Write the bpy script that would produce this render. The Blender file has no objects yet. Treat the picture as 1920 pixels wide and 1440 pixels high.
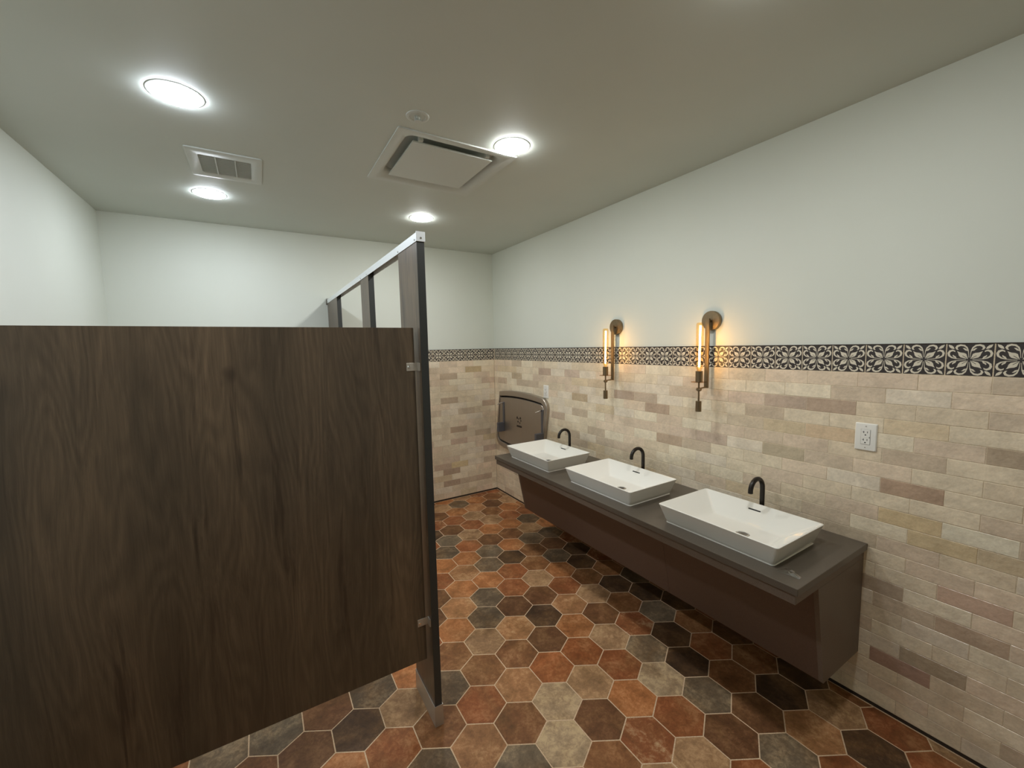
import bpy, bmesh, math, random
from math import sin, cos, pi, radians, sqrt
from mathutils import Vector, Matrix

random.seed(7)
SC = bpy.context.scene
COL = SC.collection

# ------------------------------------------------------------------ camera
F_PX = 770.29
YAW, PITCH, ROLL = 0.5484, -0.09185, -0.02031
CAM = Vector((-2.3272, 0.0, 1.70))
fw = Vector((sin(YAW)*cos(PITCH), cos(YAW)*cos(PITCH), sin(PITCH)))
rt = Vector((cos(YAW), -sin(YAW), 0.0))
up = rt.cross(fw)
rt, up = cos(ROLL)*rt + sin(ROLL)*up, -sin(ROLL)*rt + cos(ROLL)*up
cam_data = bpy.data.cameras.new('camera')
cam_data.sensor_width = 36.0
cam_data.lens = F_PX/1920*36
cam_data.clip_start = 0.02
cam = bpy.data.objects.new('camera', cam_data)
cam.matrix_world = Matrix(((rt.x, up.x, -fw.x, CAM.x), (rt.y, up.y, -fw.y, CAM.y), (rt.z, up.z, -fw.z, CAM.z), (0, 0, 0, 1)))
COL.objects.link(cam)
SC.camera = cam

def project(p):
    d = Vector(p) - CAM
    z = d.dot(fw)
    if z < 0.05:
        return None
    return 960 + F_PX*d.dot(rt)/z, 720 - F_PX*d.dot(up)/z

# ------------------------------------------------------------------ world, exposure
world = bpy.data.worlds.new('room_dark')
SC.world = world
world.use_nodes = True
world.node_tree.nodes['Background'].inputs[0].default_value = (0.02, 0.02, 0.02, 1)
world.node_tree.nodes['Background'].inputs[1].default_value = 0.2
SC.view_settings.view_transform = 'Standard'
SC.view_settings.look = 'None'
SC.view_settings.gamma = 1.0
SC.view_settings.exposure = 1.14
SC.view_settings.use_curve_mapping = False
SC.cycles.max_bounces = 10
SC.cycles.diffuse_bounces = 7
SC.cycles.transparent_max_bounces = 12
SC.cycles.caustics_reflective = False
SC.cycles.caustics_refractive = False
SC.cycles.sample_clamp_indirect = 6.0
SC.cycles.use_denoising = True
SC.cycles.use_adaptive_sampling = True
SC.cycles.adaptive_threshold = 0.03

LAMP_WARM = (0.985, 1.0, 0.985)      # lamps over the vanity side
LAMP_COOL = (0.84, 0.90, 0.985)      # lamps over the stall side
LAMP_POWER = 62.0                   # emission strength of the lamp lenses
FILAMENT_POWER = 24.0

# ------------------------------------------------------------------ dimensions
XL, YB, ZC = -3.274, 4.200, 2.745
YF = -1.70
Z_TOP, Z_BOT, ROW, BRICK = 1.6752, 1.5490, 0.06667, 0.20282

# ------------------------------------------------------------------ helpers
def srgb(r, g, b):
    def f(c):
        c /= 255.0
        return c/12.92 if c <= 0.04045 else ((c+0.055)/1.055)**2.4
    return (f(r), f(g), f(b), 1.0)

def new_mat(name, color=(0.5, 0.5, 0.5, 1), rough=0.5, metal=0.0, spec=0.5):
    m = bpy.data.materials.new(name)
    m.use_nodes = True
    b = m.node_tree.nodes['Principled BSDF']
    b.inputs['Base Color'].default_value = color
    b.inputs['Roughness'].default_value = rough
    b.inputs['Metallic'].default_value = metal
    b.inputs['Specular IOR Level'].default_value = spec
    return m

def N(m, kind, **kw):
    n = m.node_tree.nodes.new(kind)
    for k, v in kw.items():
        setattr(n, k, v)
    return n

def L(m, a, b):
    m.node_tree.links.new(a, b)

def noise(m, scale, detail=4.0, rough=0.55, vec=None, dist=0.0):
    n = N(m, 'ShaderNodeTexNoise')
    n.inputs['Scale'].default_value = scale
    n.inputs['Detail'].default_value = detail
    n.inputs['Roughness'].default_value = rough
    n.inputs['Distortion'].default_value = dist
    if vec is not None:
        L(m, vec, n.inputs['Vector'])
    return n

def coords(m, kind='Object', scale=(1, 1, 1)):
    t = N(m, 'ShaderNodeTexCoord')
    mp = N(m, 'ShaderNodeMapping')
    mp.inputs['Scale'].default_value = scale
    L(m, t.outputs[kind], mp.inputs['Vector'])
    return mp.outputs['Vector']

def ramp(m, fac, stops):
    r = N(m, 'ShaderNodeValToRGB')
    els = r.color_ramp.elements
    while len(els) < len(stops):
        els.new(0.5)
    for e, (p, c) in zip(els, stops):
        e.position = p
        e.color = c
    L(m, fac, r.inputs['Fac'])
    return r.outputs['Color']

def bump(m, height, strength, dist):
    b = N(m, 'ShaderNodeBump')
    b.inputs['Strength'].default_value = strength
    b.inputs['Distance'].default_value = dist
    L(m, height, b.inputs['Height'])
    L(m, b.outputs['Normal'], m.node_tree.nodes['Principled BSDF'].inputs['Normal'])

def mixc(m, fac, a, b, mode='MIX'):
    n = N(m, 'ShaderNodeMix', data_type='RGBA', blend_type=mode)
    if isinstance(fac, float):
        n.inputs[0].default_value = fac
    else:
        L(m, fac, n.inputs[0])
    for i, v in ((6, a), (7, b)):
        if isinstance(v, tuple):
            n.inputs[i].default_value = v
        else:
            L(m, v, n.inputs[i])
    return n.outputs[2]

def modulate(m, col, fac, lo, hi):
    """scale a colour by a factor that follows a noise between lo and hi"""
    r = N(m, 'ShaderNodeMapRange')
    L(m, fac, r.inputs['Value'])
    r.inputs['From Min'].default_value = 0.3
    r.inputs['From Max'].default_value = 0.7
    r.inputs['To Min'].default_value = lo
    r.inputs['To Max'].default_value = hi
    v = N(m, 'ShaderNodeVectorMath', operation='SCALE')
    L(m, col, v.inputs[0])
    L(m, r.outputs[0], v.inputs['Scale'])
    return v.outputs[0]

def base(m, out):
    L(m, out, m.node_tree.nodes['Principled BSDF'].inputs['Base Color'])

def g(v):
    return (v, v, v, 1)

def make_mesh(name, bm, mats, smooth=False, angle=35):
    me = bpy.data.meshes.new(name)
    bmesh.ops.recalc_face_normals(bm, faces=bm.faces[:])
    if smooth:
        lim = radians(angle)
        for f in bm.faces:
            f.smooth = True
        for e in bm.edges:
            if len(e.link_faces) == 2 and e.calc_face_angle(0) > lim:
                e.smooth = False
    bm.to_mesh(me)
    bm.free()
    for mt in (mats if isinstance(mats, (list, tuple)) else [mats]):
        me.materials.append(mt)
    return me

def place(name, me, parent=None, loc=(0, 0, 0), rot=None):
    o = bpy.data.objects.new(name, me)
    o.location = loc
    if rot is not None:
        o.rotation_euler = rot
    COL.objects.link(o)
    if parent is not None:
        o.parent = parent
    return o

def obj(name, bm, mats, parent=None, loc=(0, 0, 0), rot=None, smooth=False, angle=35):
    return place(name, make_mesh(name, bm, mats, smooth, angle), parent, loc, rot)

def tag(o, label=None, category=None, group=None, kind=None):
    if label: o['label'] = label
    if category: o['category'] = category
    if group: o['group'] = group
    if kind: o['kind'] = kind
    return o

def thing(name, label, category, loc=(0, 0, 0), group=None, rz=0.0):
    o = bpy.data.objects.new(name, None)
    o.empty_display_size = 0.05
    o.location = loc
    o.rotation_euler = (0, 0, rz)
    COL.objects.link(o)
    return tag(o, label, category, group)

def copy_thing(src, loc, label):
    r = src.copy()
    COL.objects.link(r)
    r.location = loc
    r['label'] = label
    for ch in list(src.children):
        c = ch.copy()
        COL.objects.link(c)
        c.parent = r
        for gch in list(ch.children):
            d = gch.copy()
            COL.objects.link(d)
            d.parent = c
    return r

def box(bm, x0, x1, y0, y1, z0, z1, bev=0.0, seg=2, mi=0):
    tmp = bmesh.new()
    vs = [tmp.verts.new((x, y, z)) for x in (x0, x1) for y in (y0, y1) for z in (z0, z1)]
    for idx in ((0, 1, 3, 2), (4, 6, 7, 5), (0, 4, 5, 1), (2, 3, 7, 6), (0, 2, 6, 4), (1, 5, 7, 3)):
        tmp.faces.new([vs[i] for i in idx])
    bmesh.ops.recalc_face_normals(tmp, faces=tmp.faces[:])
    if bev > 0:
        bmesh.ops.bevel(tmp, geom=tmp.edges[:], offset=bev, segments=seg, affect='EDGES', profile=0.5)
    merge(bm, tmp, mi)

def merge(bm, tmp, mi=0):
    mp = {}
    for v in tmp.verts:
        mp[v] = bm.verts.new(v.co)
    for f in tmp.faces:
        try:
            nf = bm.faces.new([mp[v] for v in f.verts])
            nf.material_index = mi
        except ValueError:
            pass
    tmp.free()

def axis_matrix(a, b):
    d = (Vector(b) - Vector(a))
    q = Vector((0, 0, 1)).rotation_difference(d.normalized())
    return Matrix.Translation(Vector(a)) @ q.to_matrix().to_4x4(), d.length

def lathe(bm, prof, n=32, mat=Matrix.Identity(4), cap=True, mi=0):
    rings = []
    for r, z in prof:
        rings.append([bm.verts.new(mat @ Vector((r*cos(2*pi*i/n), r*sin(2*pi*i/n), z))) for i in range(n)])
    for a, b in zip(rings, rings[1:]):
        for i in range(n):
            f = bm.faces.new((a[i], a[(i+1) % n], b[(i+1) % n], b[i]))
            f.material_index = mi
    if cap:
        for ring in (rings[0], rings[-1]):
            f = bm.faces.new(ring)
            f.material_index = mi

def cyl(bm, a, b, r, n=20, bev=0.0, mi=0):
    m, ln = axis_matrix(a, b)
    if bev:
        prof = [(r-bev, 0), (r, bev), (r, ln-bev), (r-bev, ln)]
    else:
        prof = [(r, 0), (r, ln)]
    lathe(bm, prof, n, m, True, mi)

def tube(bm, pts, r, n=16, cap=True):
    pts = [Vector(p) for p in pts]
    tang = []
    for i in range(len(pts)):
        a = pts[max(0, i-1)]
        b = pts[min(len(pts)-1, i+1)]
        tang.append((b-a).normalized())
    ref = Vector((0, 1, 0)) if abs(tang[0].y) < 0.9 else Vector((1, 0, 0))
    rings = []
    for p, t in zip(pts, tang):
        u = ref - t*ref.dot(t)
        u.normalize()
        v = t.cross(u)
        rings.append([bm.verts.new(p + r*(cos(2*pi*k/n)*u + sin(2*pi*k/n)*v)) for k in range(n)])
    for a, b in zip(rings, rings[1:]):
        for k in range(n):
            bm.faces.new((a[k], a[(k+1) % n], b[(k+1) % n], b[k]))
    if cap:
        bm.faces.new(rings[0])
        bm.faces.new(rings[-1])

def rrect(hx, hy, r, n=5):
    pts = []
    for cx, cy, a0 in ((hx-r, hy-r, 0), (-hx+r, hy-r, 90), (-hx+r, -hy+r, 180), (hx-r, -hy+r, 270)):
        for k in range(n+1):
            a = radians(a0 + 90*k/n)
            pts.append((cx + r*cos(a), cy + r*sin(a)))
    return pts

def loft(bm, rings, cap0=True, cap1=True):
    vr = [[bm.verts.new(p) for p in ring] for ring in rings]
    n = len(vr[0])
    for a, b in zip(vr, vr[1:]):
        for i in range(n):
            bm.faces.new((a[i], a[(i+1) % n], b[(i+1) % n], b[i]))
    if cap0: bm.faces.new(vr[0])
    if cap1: bm.faces.new(vr[-1])
    return vr

# ------------------------------------------------------------------ materials
def plaster(name, col, bscale=420):
    m = new_mat(name, col, 0.62, spec=0.3)
    v = coords(m)
    n1 = noise(m, 1.3, 3, vec=v)
    base(m, mixc(m, 0.06, col, ramp(m, n1.outputs['Fac'], [(0.3, g(0.25)), (0.7, g(0.9))]), 'OVERLAY'))
    n2 = noise(m, bscale, 3, vec=v)
    bump(m, n2.outputs['Fac'], 0.12, 0.001)
    return m

M_WALL = plaster('painted_plaster', srgb(217, 221, 211))
M_CEIL = plaster('ceiling_paint', srgb(202, 208, 201))

def brick_mat(name, use_attr):
    m = new_mat(name, rough=0.25)
    if use_attr:
        c = N(m, 'ShaderNodeAttribute', attribute_name='tile_color').outputs['Color']
    else:
        c = N(m, 'ShaderNodeObjectInfo').outputs['Color']
    gm = N(m, 'ShaderNodeNewGeometry')
    v = gm.outputs['Position']
    n1 = noise(m, 9, 5, 0.6, v, 0.6)
    n2 = noise(m, 70, 4, 0.65, v)
    a = modulate(m, c, n1.outputs['Fac'], 0.86, 1.10)
    b = modulate(m, a, n2.outputs['Fac'], 0.92, 1.07)
    base(m, b)
    h = noise(m, 22, 3, 0.5, v)
    hm = N(m, 'ShaderNodeMath', operation='MULTIPLY_ADD')
    L(m, h.outputs['Fac'], hm.inputs[0])
    hm.inputs[1].default_value = 1.0
    hm2 = N(m, 'ShaderNodeMath', operation='MULTIPLY')
    L(m, n2.outputs['Fac'], hm2.inputs[0])
    hm2.inputs[1].default_value = 0.10
    L(m, hm2.outputs[0], hm.inputs[2])
    bump(m, hm.outputs[0], 0.7, 0.007)
    return m

M_BRICK = brick_mat('glazed_brick_tile', False)
M_BRICK_ST = brick_mat('glazed_brick_tile_joined', True)

def hex_mat(name, use_attr):
    m = new_mat(name, rough=0.5, spec=0.22)
    if use_attr:
        c = N(m, 'ShaderNodeAttribute', attribute_name='tile_color').outputs['Color']
        al = None
    else:
        oi = N(m, 'ShaderNodeObjectInfo')
        c = oi.outputs['Color']
        al = oi.outputs['Alpha']
    gm = N(m, 'ShaderNodeNewGeometry')
    v = gm.outputs['Position']
    n1 = noise(m, 8.5, 7, 0.62, v, 0.5)
    n2 = noise(m, 46, 8, 0.78, v, 0.5)
    n3 = noise(m, 240, 4, 0.7, v)
    n4 = noise(m, 4.3, 4, 0.6, v, 0.8)
    tint = mixc(m, ramp(m, n4.outputs['Fac'], [(0.42, g(0.0)), (0.66, g(0.45))]), c, srgb(134, 98, 60))
    a = modulate(m, tint, n1.outputs['Fac'], 0.62, 1.30)
    b = modulate(m, modulate(m, a, n2.outputs['Fac'], 0.68, 1.30), n3.outputs['Fac'], 0.88, 1.10)
    # pale worn patches; how much of a tile they cover is set by its alpha
    th = N(m, 'ShaderNodeMapRange')
    mul = N(m, 'ShaderNodeMath', operation='MULTIPLY')
    L(m, n1.outputs['Fac'], mul.inputs[0])
    L(m, n2.outputs['Fac'], mul.inputs[1])
    L(m, mul.outputs[0], th.inputs['Value'])
    th.inputs['From Min'].default_value = 0.25
    th.inputs['From Max'].default_value = 0.40
    fac = th.outputs[0]
    if al is not None:
        sub = N(m, 'ShaderNodeMath', operation='MULTIPLY')
        L(m, fac, sub.inputs[0])
        L(m, al, sub.inputs[1])
        fac = sub.outputs[0]
    else:
        sub = N(m, 'ShaderNodeMath', operation='MULTIPLY')
        L(m, fac, sub.inputs[0])
        sub.inputs[1].default_value = 0.25
        fac = sub.outputs[0]
    cc = mixc(m, fac, b, srgb(204, 178, 136))
    base(m, cc)
    bm_ = N(m, 'ShaderNodeMath', operation='ADD')
    L(m, n2.outputs['Fac'], bm_.inputs[0])
    L(m, n3.outputs['Fac'], bm_.inputs[1])
    bump(m, bm_.outputs[0], 0.25, 0.0015)
    rr = N(m, 'ShaderNodeMapRange')
    L(m, n2.outputs['Fac'], rr.inputs['Value'])
    rr.inputs['To Min'].default_value = 0.36
    rr.inputs['To Max'].default_value = 0.58
    L(m, rr.outputs[0], m.node_tree.nodes['Principled BSDF'].inputs['Roughness'])
    return m

M_HEX = hex_mat('terracotta_hex', False)
M_HEX_ST = hex_mat('terracotta_hex_joined', True)

def speck(name, col, rough, amt=0.3, scale=300, bs=0.0, spec=0.5):
    m = new_mat(name, col, rough, spec=spec)
    v = coords(m)
    n = noise(m, scale, 3, vec=v)
    base(m, mixc(m, amt, col, ramp(m, n.outputs['Fac'], [(0.35, g(0.2)), (0.65, g(0.8))]), 'OVERLAY'))
    if bs:
        bump(m, n.outputs['Fac'], bs, 0.001)
    return m

M_GROUT = speck('floor_grout', srgb(214, 184, 150), 0.85, 0.35, 260, 0.3)
M_WGROUT = speck('wall_grout', srgb(206, 190, 164), 0.85, 0.3, 260, 0.3)
M_COUNTER = speck('dark_grey_solid_surface', srgb(88, 80, 70), 0.30, 0.22, 500)
M_BASE = speck('dark_brown_grey_laminate', srgb(112, 99, 87), 0.48, 0.18, 260)
M_SKIRT = speck('base_laminate_shaded', srgb(98, 78, 66), 0.48, 0.18, 260)  # same laminate as the end panels, the skirt's shade put into its colour
M_EDGE = speck('black_panel_edge', srgb(50, 52, 50), 0.4, 0.15, 300)
M_TRIM = speck('dark_metal_strip', srgb(46, 38, 32), 0.5, 0.2, 200)
M_CERAMIC = new_mat('white_ceramic', srgb(238, 237, 230), 0.07)
M_CERAMIC.node_tree.nodes['Principled BSDF'].inputs['Coat Weight'].default_value = 0.3
M_BLACK = speck('matte_black_metal', srgb(38, 33, 29), 0.36, 0.15, 400)
M_BLACK.node_tree.nodes['Principled BSDF'].inputs['Metallic'].default_value = 0.35
M_DARK = new_mat('dark_void', srgb(18, 17, 16), 0.7)
M_WHITEP = new_mat('white_plastic', srgb(236, 234, 226), 0.34)
M_WPAINT = speck('white_powder_coat', srgb(202, 207, 202), 0.45, 0.08, 300)
M_GREYP = speck('grey_plastic', srgb(92, 92, 96), 0.42, 0.15, 300)

def brushed(name, col, rough, axis=(2, 2, 260), amt=0.35):
    m = new_mat(name, col, rough, 1.0)
    v = coords(m, 'Object', axis)
    n = noise(m, 4, 5, 0.6, v)
    base(m, mixc(m, amt, col, ramp(m, n.outputs['Fac'], [(0.3, g(0.3)), (0.7, g(0.75))]), 'OVERLAY'))
    r = N(m, 'ShaderNodeMapRange')
    L(m, n.outputs['Fac'], r.inputs['Value'])
    r.inputs['To Min'].default_value = rough*0.8
    r.inputs['To Max'].default_value = rough*1.3
    L(m, r.outputs[0], m.node_tree.nodes['Principled BSDF'].inputs['Roughness'])
    return m

M_STEEL = brushed('brushed_stainless', srgb(168, 158, 146), 0.36, (2, 260, 2), 0.2)
M_STEEL.node_tree.nodes['Principled BSDF'].inputs['Metallic'].default_value = 0.75
M_STEELV = brushed('satin_stainless', srgb(196, 188, 176), 0.40, (2, 2, 160), 0.2)
M_STEELV.node_tree.nodes['Principled BSDF'].inputs['Metallic'].default_value = 0.65
M_CHROME = new_mat('chrome', srgb(225, 225, 225), 0.10, 1.0)
M_ALU = brushed('satin_aluminium', srgb(226, 230, 230), 0.42, (2, 2, 200), 0.15)
M_ALU.node_tree.nodes['Principled BSDF'].inputs['Metallic'].default_value = 0.3
M_BRASS = brushed('aged_brass', srgb(142, 124, 98), 0.38, (40, 40, 8), 0.2)

def wood():
    m = new_mat('dark_oak_laminate', rough=0.36, spec=0.62)
    t = N(m, 'ShaderNodeNewGeometry')
    # grain runs along z; flame-like warping of the lines
    mp0 = N(m, 'ShaderNodeMapping')
    mp0.inputs['Scale'].default_value = (1.0, 1.0, 0.22)
    L(m, t.outputs['Position'], mp0.inputs['Vector'])
    w = noise(m, 3.2, 3, 0.5, mp0.outputs['Vector'])
    sub = N(m, 'ShaderNodeVectorMath', operation='SCALE')
    L(m, w.outputs['Color'], sub.inputs[0])
    sub.inputs['Scale'].default_value = 0.16
    add = N(m, 'ShaderNodeVectorMath', operation='ADD')
    L(m, t.outputs['Position'], add.inputs[0])
    L(m, sub.outputs[0], add.inputs[1])
    def stretch(s):
        mp = N(m, 'ShaderNodeMapping')
        mp.inputs['Scale'].default_value = s
        L(m, add.outputs[0], mp.inputs['Vector'])
        return mp.outputs['Vector']
    nA = noise(m, 1.0, 5, 0.55, stretch((5.5, 5.5, 0.7)))
    nF = noise(m, 1.0, 2, 0.4, stretch((6.5, 6.5, 0.85)))
    nB = noise(m, 1.0, 7, 0.72, stretch((80, 80, 2.0)))
    nC = noise(m, 1.0, 4, 0.6, stretch((330, 330, 9)))
    nD = noise(m, 1.0, 5, 0.62, stretch((17, 17, 0.95)))
    nK = noise(m, 1.0, 2, 0.4, stretch((11, 11, 5.5)))
    col = ramp(m, nA.outputs['Fac'], [(0.30, srgb(78, 65, 50)), (0.50, srgb(89, 74, 57)), (0.70, srgb(104, 86, 66))])
    # cathedral figure: contour bands of a slow stretched noise
    mu = N(m, 'ShaderNodeMath', operation='MULTIPLY')
    L(m, nF.outputs['Fac'], mu.inputs[0])
    mu.inputs[1].default_value = 120.0
    si = N(m, 'ShaderNodeMath', operation='SINE')
    L(m, mu.outputs[0], si.inputs[0])
    ba = N(m, 'ShaderNodeMath', operation='MULTIPLY_ADD')
    L(m, si.outputs[0], ba.inputs[0])
    ba.inputs[1].default_value = 0.2
    ba.inputs[2].default_value = 0.5
    col = modulate(m, col, ba.outputs[0], 0.88, 1.10)
    col = modulate(m, col, nB.outputs['Fac'], 0.74, 1.22)
    col = modulate(m, col, nC.outputs['Fac'], 0.86, 1.12)
    crk = ramp(m, nD.outputs['Fac'], [(0.33, g(0.75)), (0.41, g(0.0))])
    col = mixc(m, crk, col, srgb(54, 41, 30))
    kn = ramp(m, nK.outputs['Fac'], [(0.73, g(0.0)), (0.82, g(0.7))])
    base(m, mixc(m, kn, col, srgb(44, 32, 24)))
    bump(m, nB.outputs['Fac'], 0.12, 0.001)
    return m
M_WOOD = wood()

def emit(name, col, strength):
    m = bpy.data.materials.new(name)
    m.use_nodes = True
    nt = m.node_tree
    nt.nodes.clear()
    e = nt.nodes.new('ShaderNodeEmission')
    e.inputs[0].default_value = (*col, 1)
    e.inputs[1].default_value = strength
    o = nt.nodes.new('ShaderNodeOutputMaterial')
    nt.links.new(e.outputs[0], o.inputs[0])
    return m

M_LENS_W = emit('lamp_lens_warm', LAMP_WARM, LAMP_POWER)
M_LENS_C = emit('lamp_lens_cool', LAMP_COOL, LAMP_POWER)
M_FIL = emit('glowing_filament', (1.0, 0.60, 0.22), FILAMENT_POWER)

def clear_glass(name, tint, gloss_rough=0.03, sheen=0.035):
    m = bpy.data.materials.new(name)
    m.use_nodes = True
    nt = m.node_tree
    nt.nodes.clear()
    tr = nt.nodes.new('ShaderNodeBsdfTransparent')
    tr.inputs[0].default_value = tint
    gl = nt.nodes.new('ShaderNodeBsdfGlossy')
    gl.inputs['Roughness'].default_value = gloss_rough
    lw = nt.nodes.new('ShaderNodeLayerWeight')
    pw = nt.nodes.new('ShaderNodeMath'); pw.operation = 'POWER'
    pw.inputs[1].default_value = 3.0
    nt.links.new(lw.outputs['Facing'], pw.inputs[0])
    fr = nt.nodes.new('ShaderNodeMath'); fr.operation = 'MULTIPLY_ADD'
    fr.inputs[1].default_value = 0.40
    fr.inputs[2].default_value = sheen
    nt.links.new(pw.outputs[0], fr.inputs[0])
    mx = nt.nodes.new('ShaderNodeMixShader')
    o = nt.nodes.new('ShaderNodeOutputMaterial')
    nt.links.new(fr.outputs[0], mx.inputs[0])
    nt.links.new(tr.outputs[0], mx.inputs[1])
    nt.links.new(gl.outputs[0], mx.inputs[2])
    nt.links.new(mx.outputs[0], o.inputs[0])
    return m
M_GLASS = clear_glass('amber_bulb_glass', (1.0, 0.86, 0.62, 1))
M_DISCG = clear_glass('tinted_glass_disc', (0.80, 0.66, 0.52, 1))
M_FILM = clear_glass('wet_clear_film', (0.93, 0.93, 0.93, 1), 0.16, 0.28)
M_PRINT_D = speck('border_dark_glaze', srgb(56, 50, 49), 0.36, 0.2, 120)
M_PRINT_C = speck('border_cream_glaze', srgb(222, 214, 194), 0.36, 0.1, 90)

# ================================================================== ROOM SHELL
T = 0.10
def struct(name, bm, m, parent=None):
    return tag(obj(name, bm, m, parent), kind='structure' if parent is None else None)

b = bmesh.new(); box(b, 0.008, 0.008+T, YF-T, YB+0.008+T, 0, ZC)
wall_right = struct('wall_right', b, M_WALL)
b = bmesh.new(); box(b, XL-T, 0.008, YB+0.008, YB+0.008+T, 0, ZC)
wall_back = struct('wall_back', b, M_WALL)
b = bmesh.new(); box(b, XL-T, XL, YF-T, YB+0.008, 0, ZC)
wall_left = struct('wall_left', b, M_WALL)
b = bmesh.new(); box(b, XL, 0.008, YF-T, YF, 0, ZC)
wall_front = struct('wall_front', b, M_WALL)

# ceiling with the opening of the air diffuser
HV = (-1.368, 2.338)
b = bmesh.new()
hx0, hx1, hy0, hy1 = HV[0]-0.29, HV[0]+0.29, HV[1]-0.29, HV[1]+0.29
X0, X1, Y0, Y1 = XL-T, 0.008+T, YF-T, YB+0.008+T
box(b, X0, hx0, Y0, Y1, ZC, ZC+0.16)
box(b, hx1, X1, Y0, Y1, ZC, ZC+0.16)
box(b, hx0, hx1, Y0, hy0, ZC, ZC+0.16)
box(b, hx0, hx1, hy1, Y1, ZC, ZC+0.16)
ceiling = struct('ceiling', b, M_CEIL)

# floor slab = grout bed
b = bmesh.new(); box(b, XL-T, 0.008+T, YF-T, YB+0.008+T, -0.10, -0.0010)
floor = struct('floor', b, M_GROUT)

# ------------------------------------------------------------------ hex tiles
TONES = {
 'O': ((182, 117, 70), 0.25), 'o': ((184, 130, 86), 0.45), 'R': ((154, 92, 55), 0.18), 'B': ((142, 94, 58), 0.18),
 'K': ((114, 77, 50), 0.08), 'D': ((80, 59, 42), 0.06), 'G': ((124, 106, 84), 0.30), 'T': ((176, 136, 98), 0.45),
 'W': ((180, 153, 120), 0.9), 'M': ((150, 90, 56), 0.75), 'r': ((164, 96, 54), 0.18), 'g': ((108, 90, 70), 0.2),
}
HT = {(0,0):'K',(-1,1):'g',(1,-1):'K',(1,0):'D',(0,1):'o',(2,-1):'o',(2,0):'O',(1,1):'K',(0,2):'B',(-1,2):'T',(-2,2):'O',
 (-2,1):'o',(-1,0):'g',(-2,0):'O',(0,-1):'R',(0,-2):'R',(1,-2):'T',(2,-2):'R',(3,-2):'T',(3,-1):'K',(4,-2):'B',(3,-3):'B',
 (2,-3):'O',(1,-3):'B',(0,-3):'D',(-1,-1):'O',(-1,-2):'g',(-2,-1):'o',(-1,-3):'G',(-2,-2):'O',(-3,0):'R',(-3,-1):'O',
 (-3,1):'K',(-3,-2):'g',(0,-4):'O',(1,-4):'B',(-1,-4):'K',(-2,-3):'R',(-2,-4):'T',(-3,-3):'G',(2,-4):'G',(1,-5):'G',
 (2,-5):'K',(3,-4):'D',(3,-5):'D',(4,-3):'D',(4,-4):'B',(5,-3):'D',(3,0):'T',(2,1):'r',(3,1):'R',(4,0):'G',(4,-1):'M',
 (5,-1):'D',(5,-2):'G',(6,-2):'B',(5,0):'D',(6,-1):'R',(7,-2):'K',(6,0):'B',(7,-1):'B',(7,0):'D',(8,-1):'D',(8,0):'T',
 (9,-1):'B',(4,1):'W',(5,1):'G',(6,1):'K',(7,1):'o',(9,0):'R',(8,1):'D',(10,0):'T',(9,1):'R',(3,2):'O',(4,2):'R',(5,2):'K',
 (6,2):'G',(7,2):'R',(3,3):'M',(4,3):'T',(5,3):'R',(2,3):'K',(2,2):'T',(1,2):'r',(1,3):'W',(0,3):'o',(-1,3):'B',(-2,3):'B',
 (-2,4):'g',(-1,4):'r',(0,4):'B',(1,4):'W',(2,4):'B',(-1,5):'o',(-2,5):'B',(-2,6):'g',(0,5):'G',(-3,5):'T',(-3,6):'r',
 (-3,4):'O',(-4,5):'g',(-4,6):'D',(-5,6):'K',(-5,7):'K',(-4,7):'O',(-6,7):'G',(-6,8):'B',(-7,8):'G',(0,-5):'B',(-1,-5):'O',
 (-2,-5):'R',(-3,-4):'K',(0,-6):'O',(1,-6):'T',(2,-6):'g',(1,-7):'g',(2,-7):'O',(0,-7):'R',(-1,-6):'T',(-1,-7):'B',
 (-1,-8):'K',(0,-8):'O',(-2,-6):'T',(-2,-7):'o',(-3,-5):'R',(-3,-6):'O',(-3,-7):'g',(-4,-5):'K',(-2,-8):'O',(-1,-9):'B',
 (0,-9):'T',(-4,-6):'T',(-4,-7):'O',(1,-8):'R',(-3,-8):'T'}
HS = 0.12139
HG = (-1.00543, 2.1905)
TH = radians(-30)
GAP = 0.0050

def hex_poly(a, b2, s):
    gx = 1.5*a*HS
    gy = (-(sqrt(3)/2)*a - sqrt(3)*b2)*HS
    cx = HG[0] + cos(TH)*gx - sin(TH)*gy
    cy = HG[1] + sin(TH)*gx + cos(TH)*gy
    return cx, cy, [(cx + s*cos(TH + k*pi/3), cy + s*sin(TH + k*pi/3)) for k in range(6)]

def clip(poly, axis, lim, keep_less):
    out = []
    for i in range(len(poly)):
        p, q = poly[i], poly[(i+1) % len(poly)]
        ip = (p[axis] <= lim) == keep_less or p[axis] == lim
        iq = (q[axis] <= lim) == keep_less or q[axis] == lim
        if ip: out.append(p)
        if ip != iq:
            t = (lim - p[axis])/(q[axis]-p[axis])
            out.append((p[0]+t*(q[0]-p[0]), p[1]+t*(q[1]-p[1])))
    return out

def tile_prism(bm, poly, cx, cy, top=0.0, bot=-0.006, cham=0.0012):
    n = len(poly)
    def inset(s):
        return [(cx + (x-cx)*s, cy + (y-cy)*s) for x, y in poly]
    k = 1 - cham/(HS*0.9)
    r0 = [bm.verts.new((x, y, bot)) for x, y in poly]
    r1 = [bm.verts.new((x, y, top-cham*0.7)) for x, y in poly]
    r2 = [bm.verts.new((x, y, top)) for x, y in inset(k)]
    fs = []
    for a, c in ((r0, r1), (r1, r2)):
        for i in range(n):
            fs.append(bm.faces.new((a[i], a[(i+1) % n], c[(i+1) % n], c[i])))
    fs.append(bm.faces.new(r2))
    return fs

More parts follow.
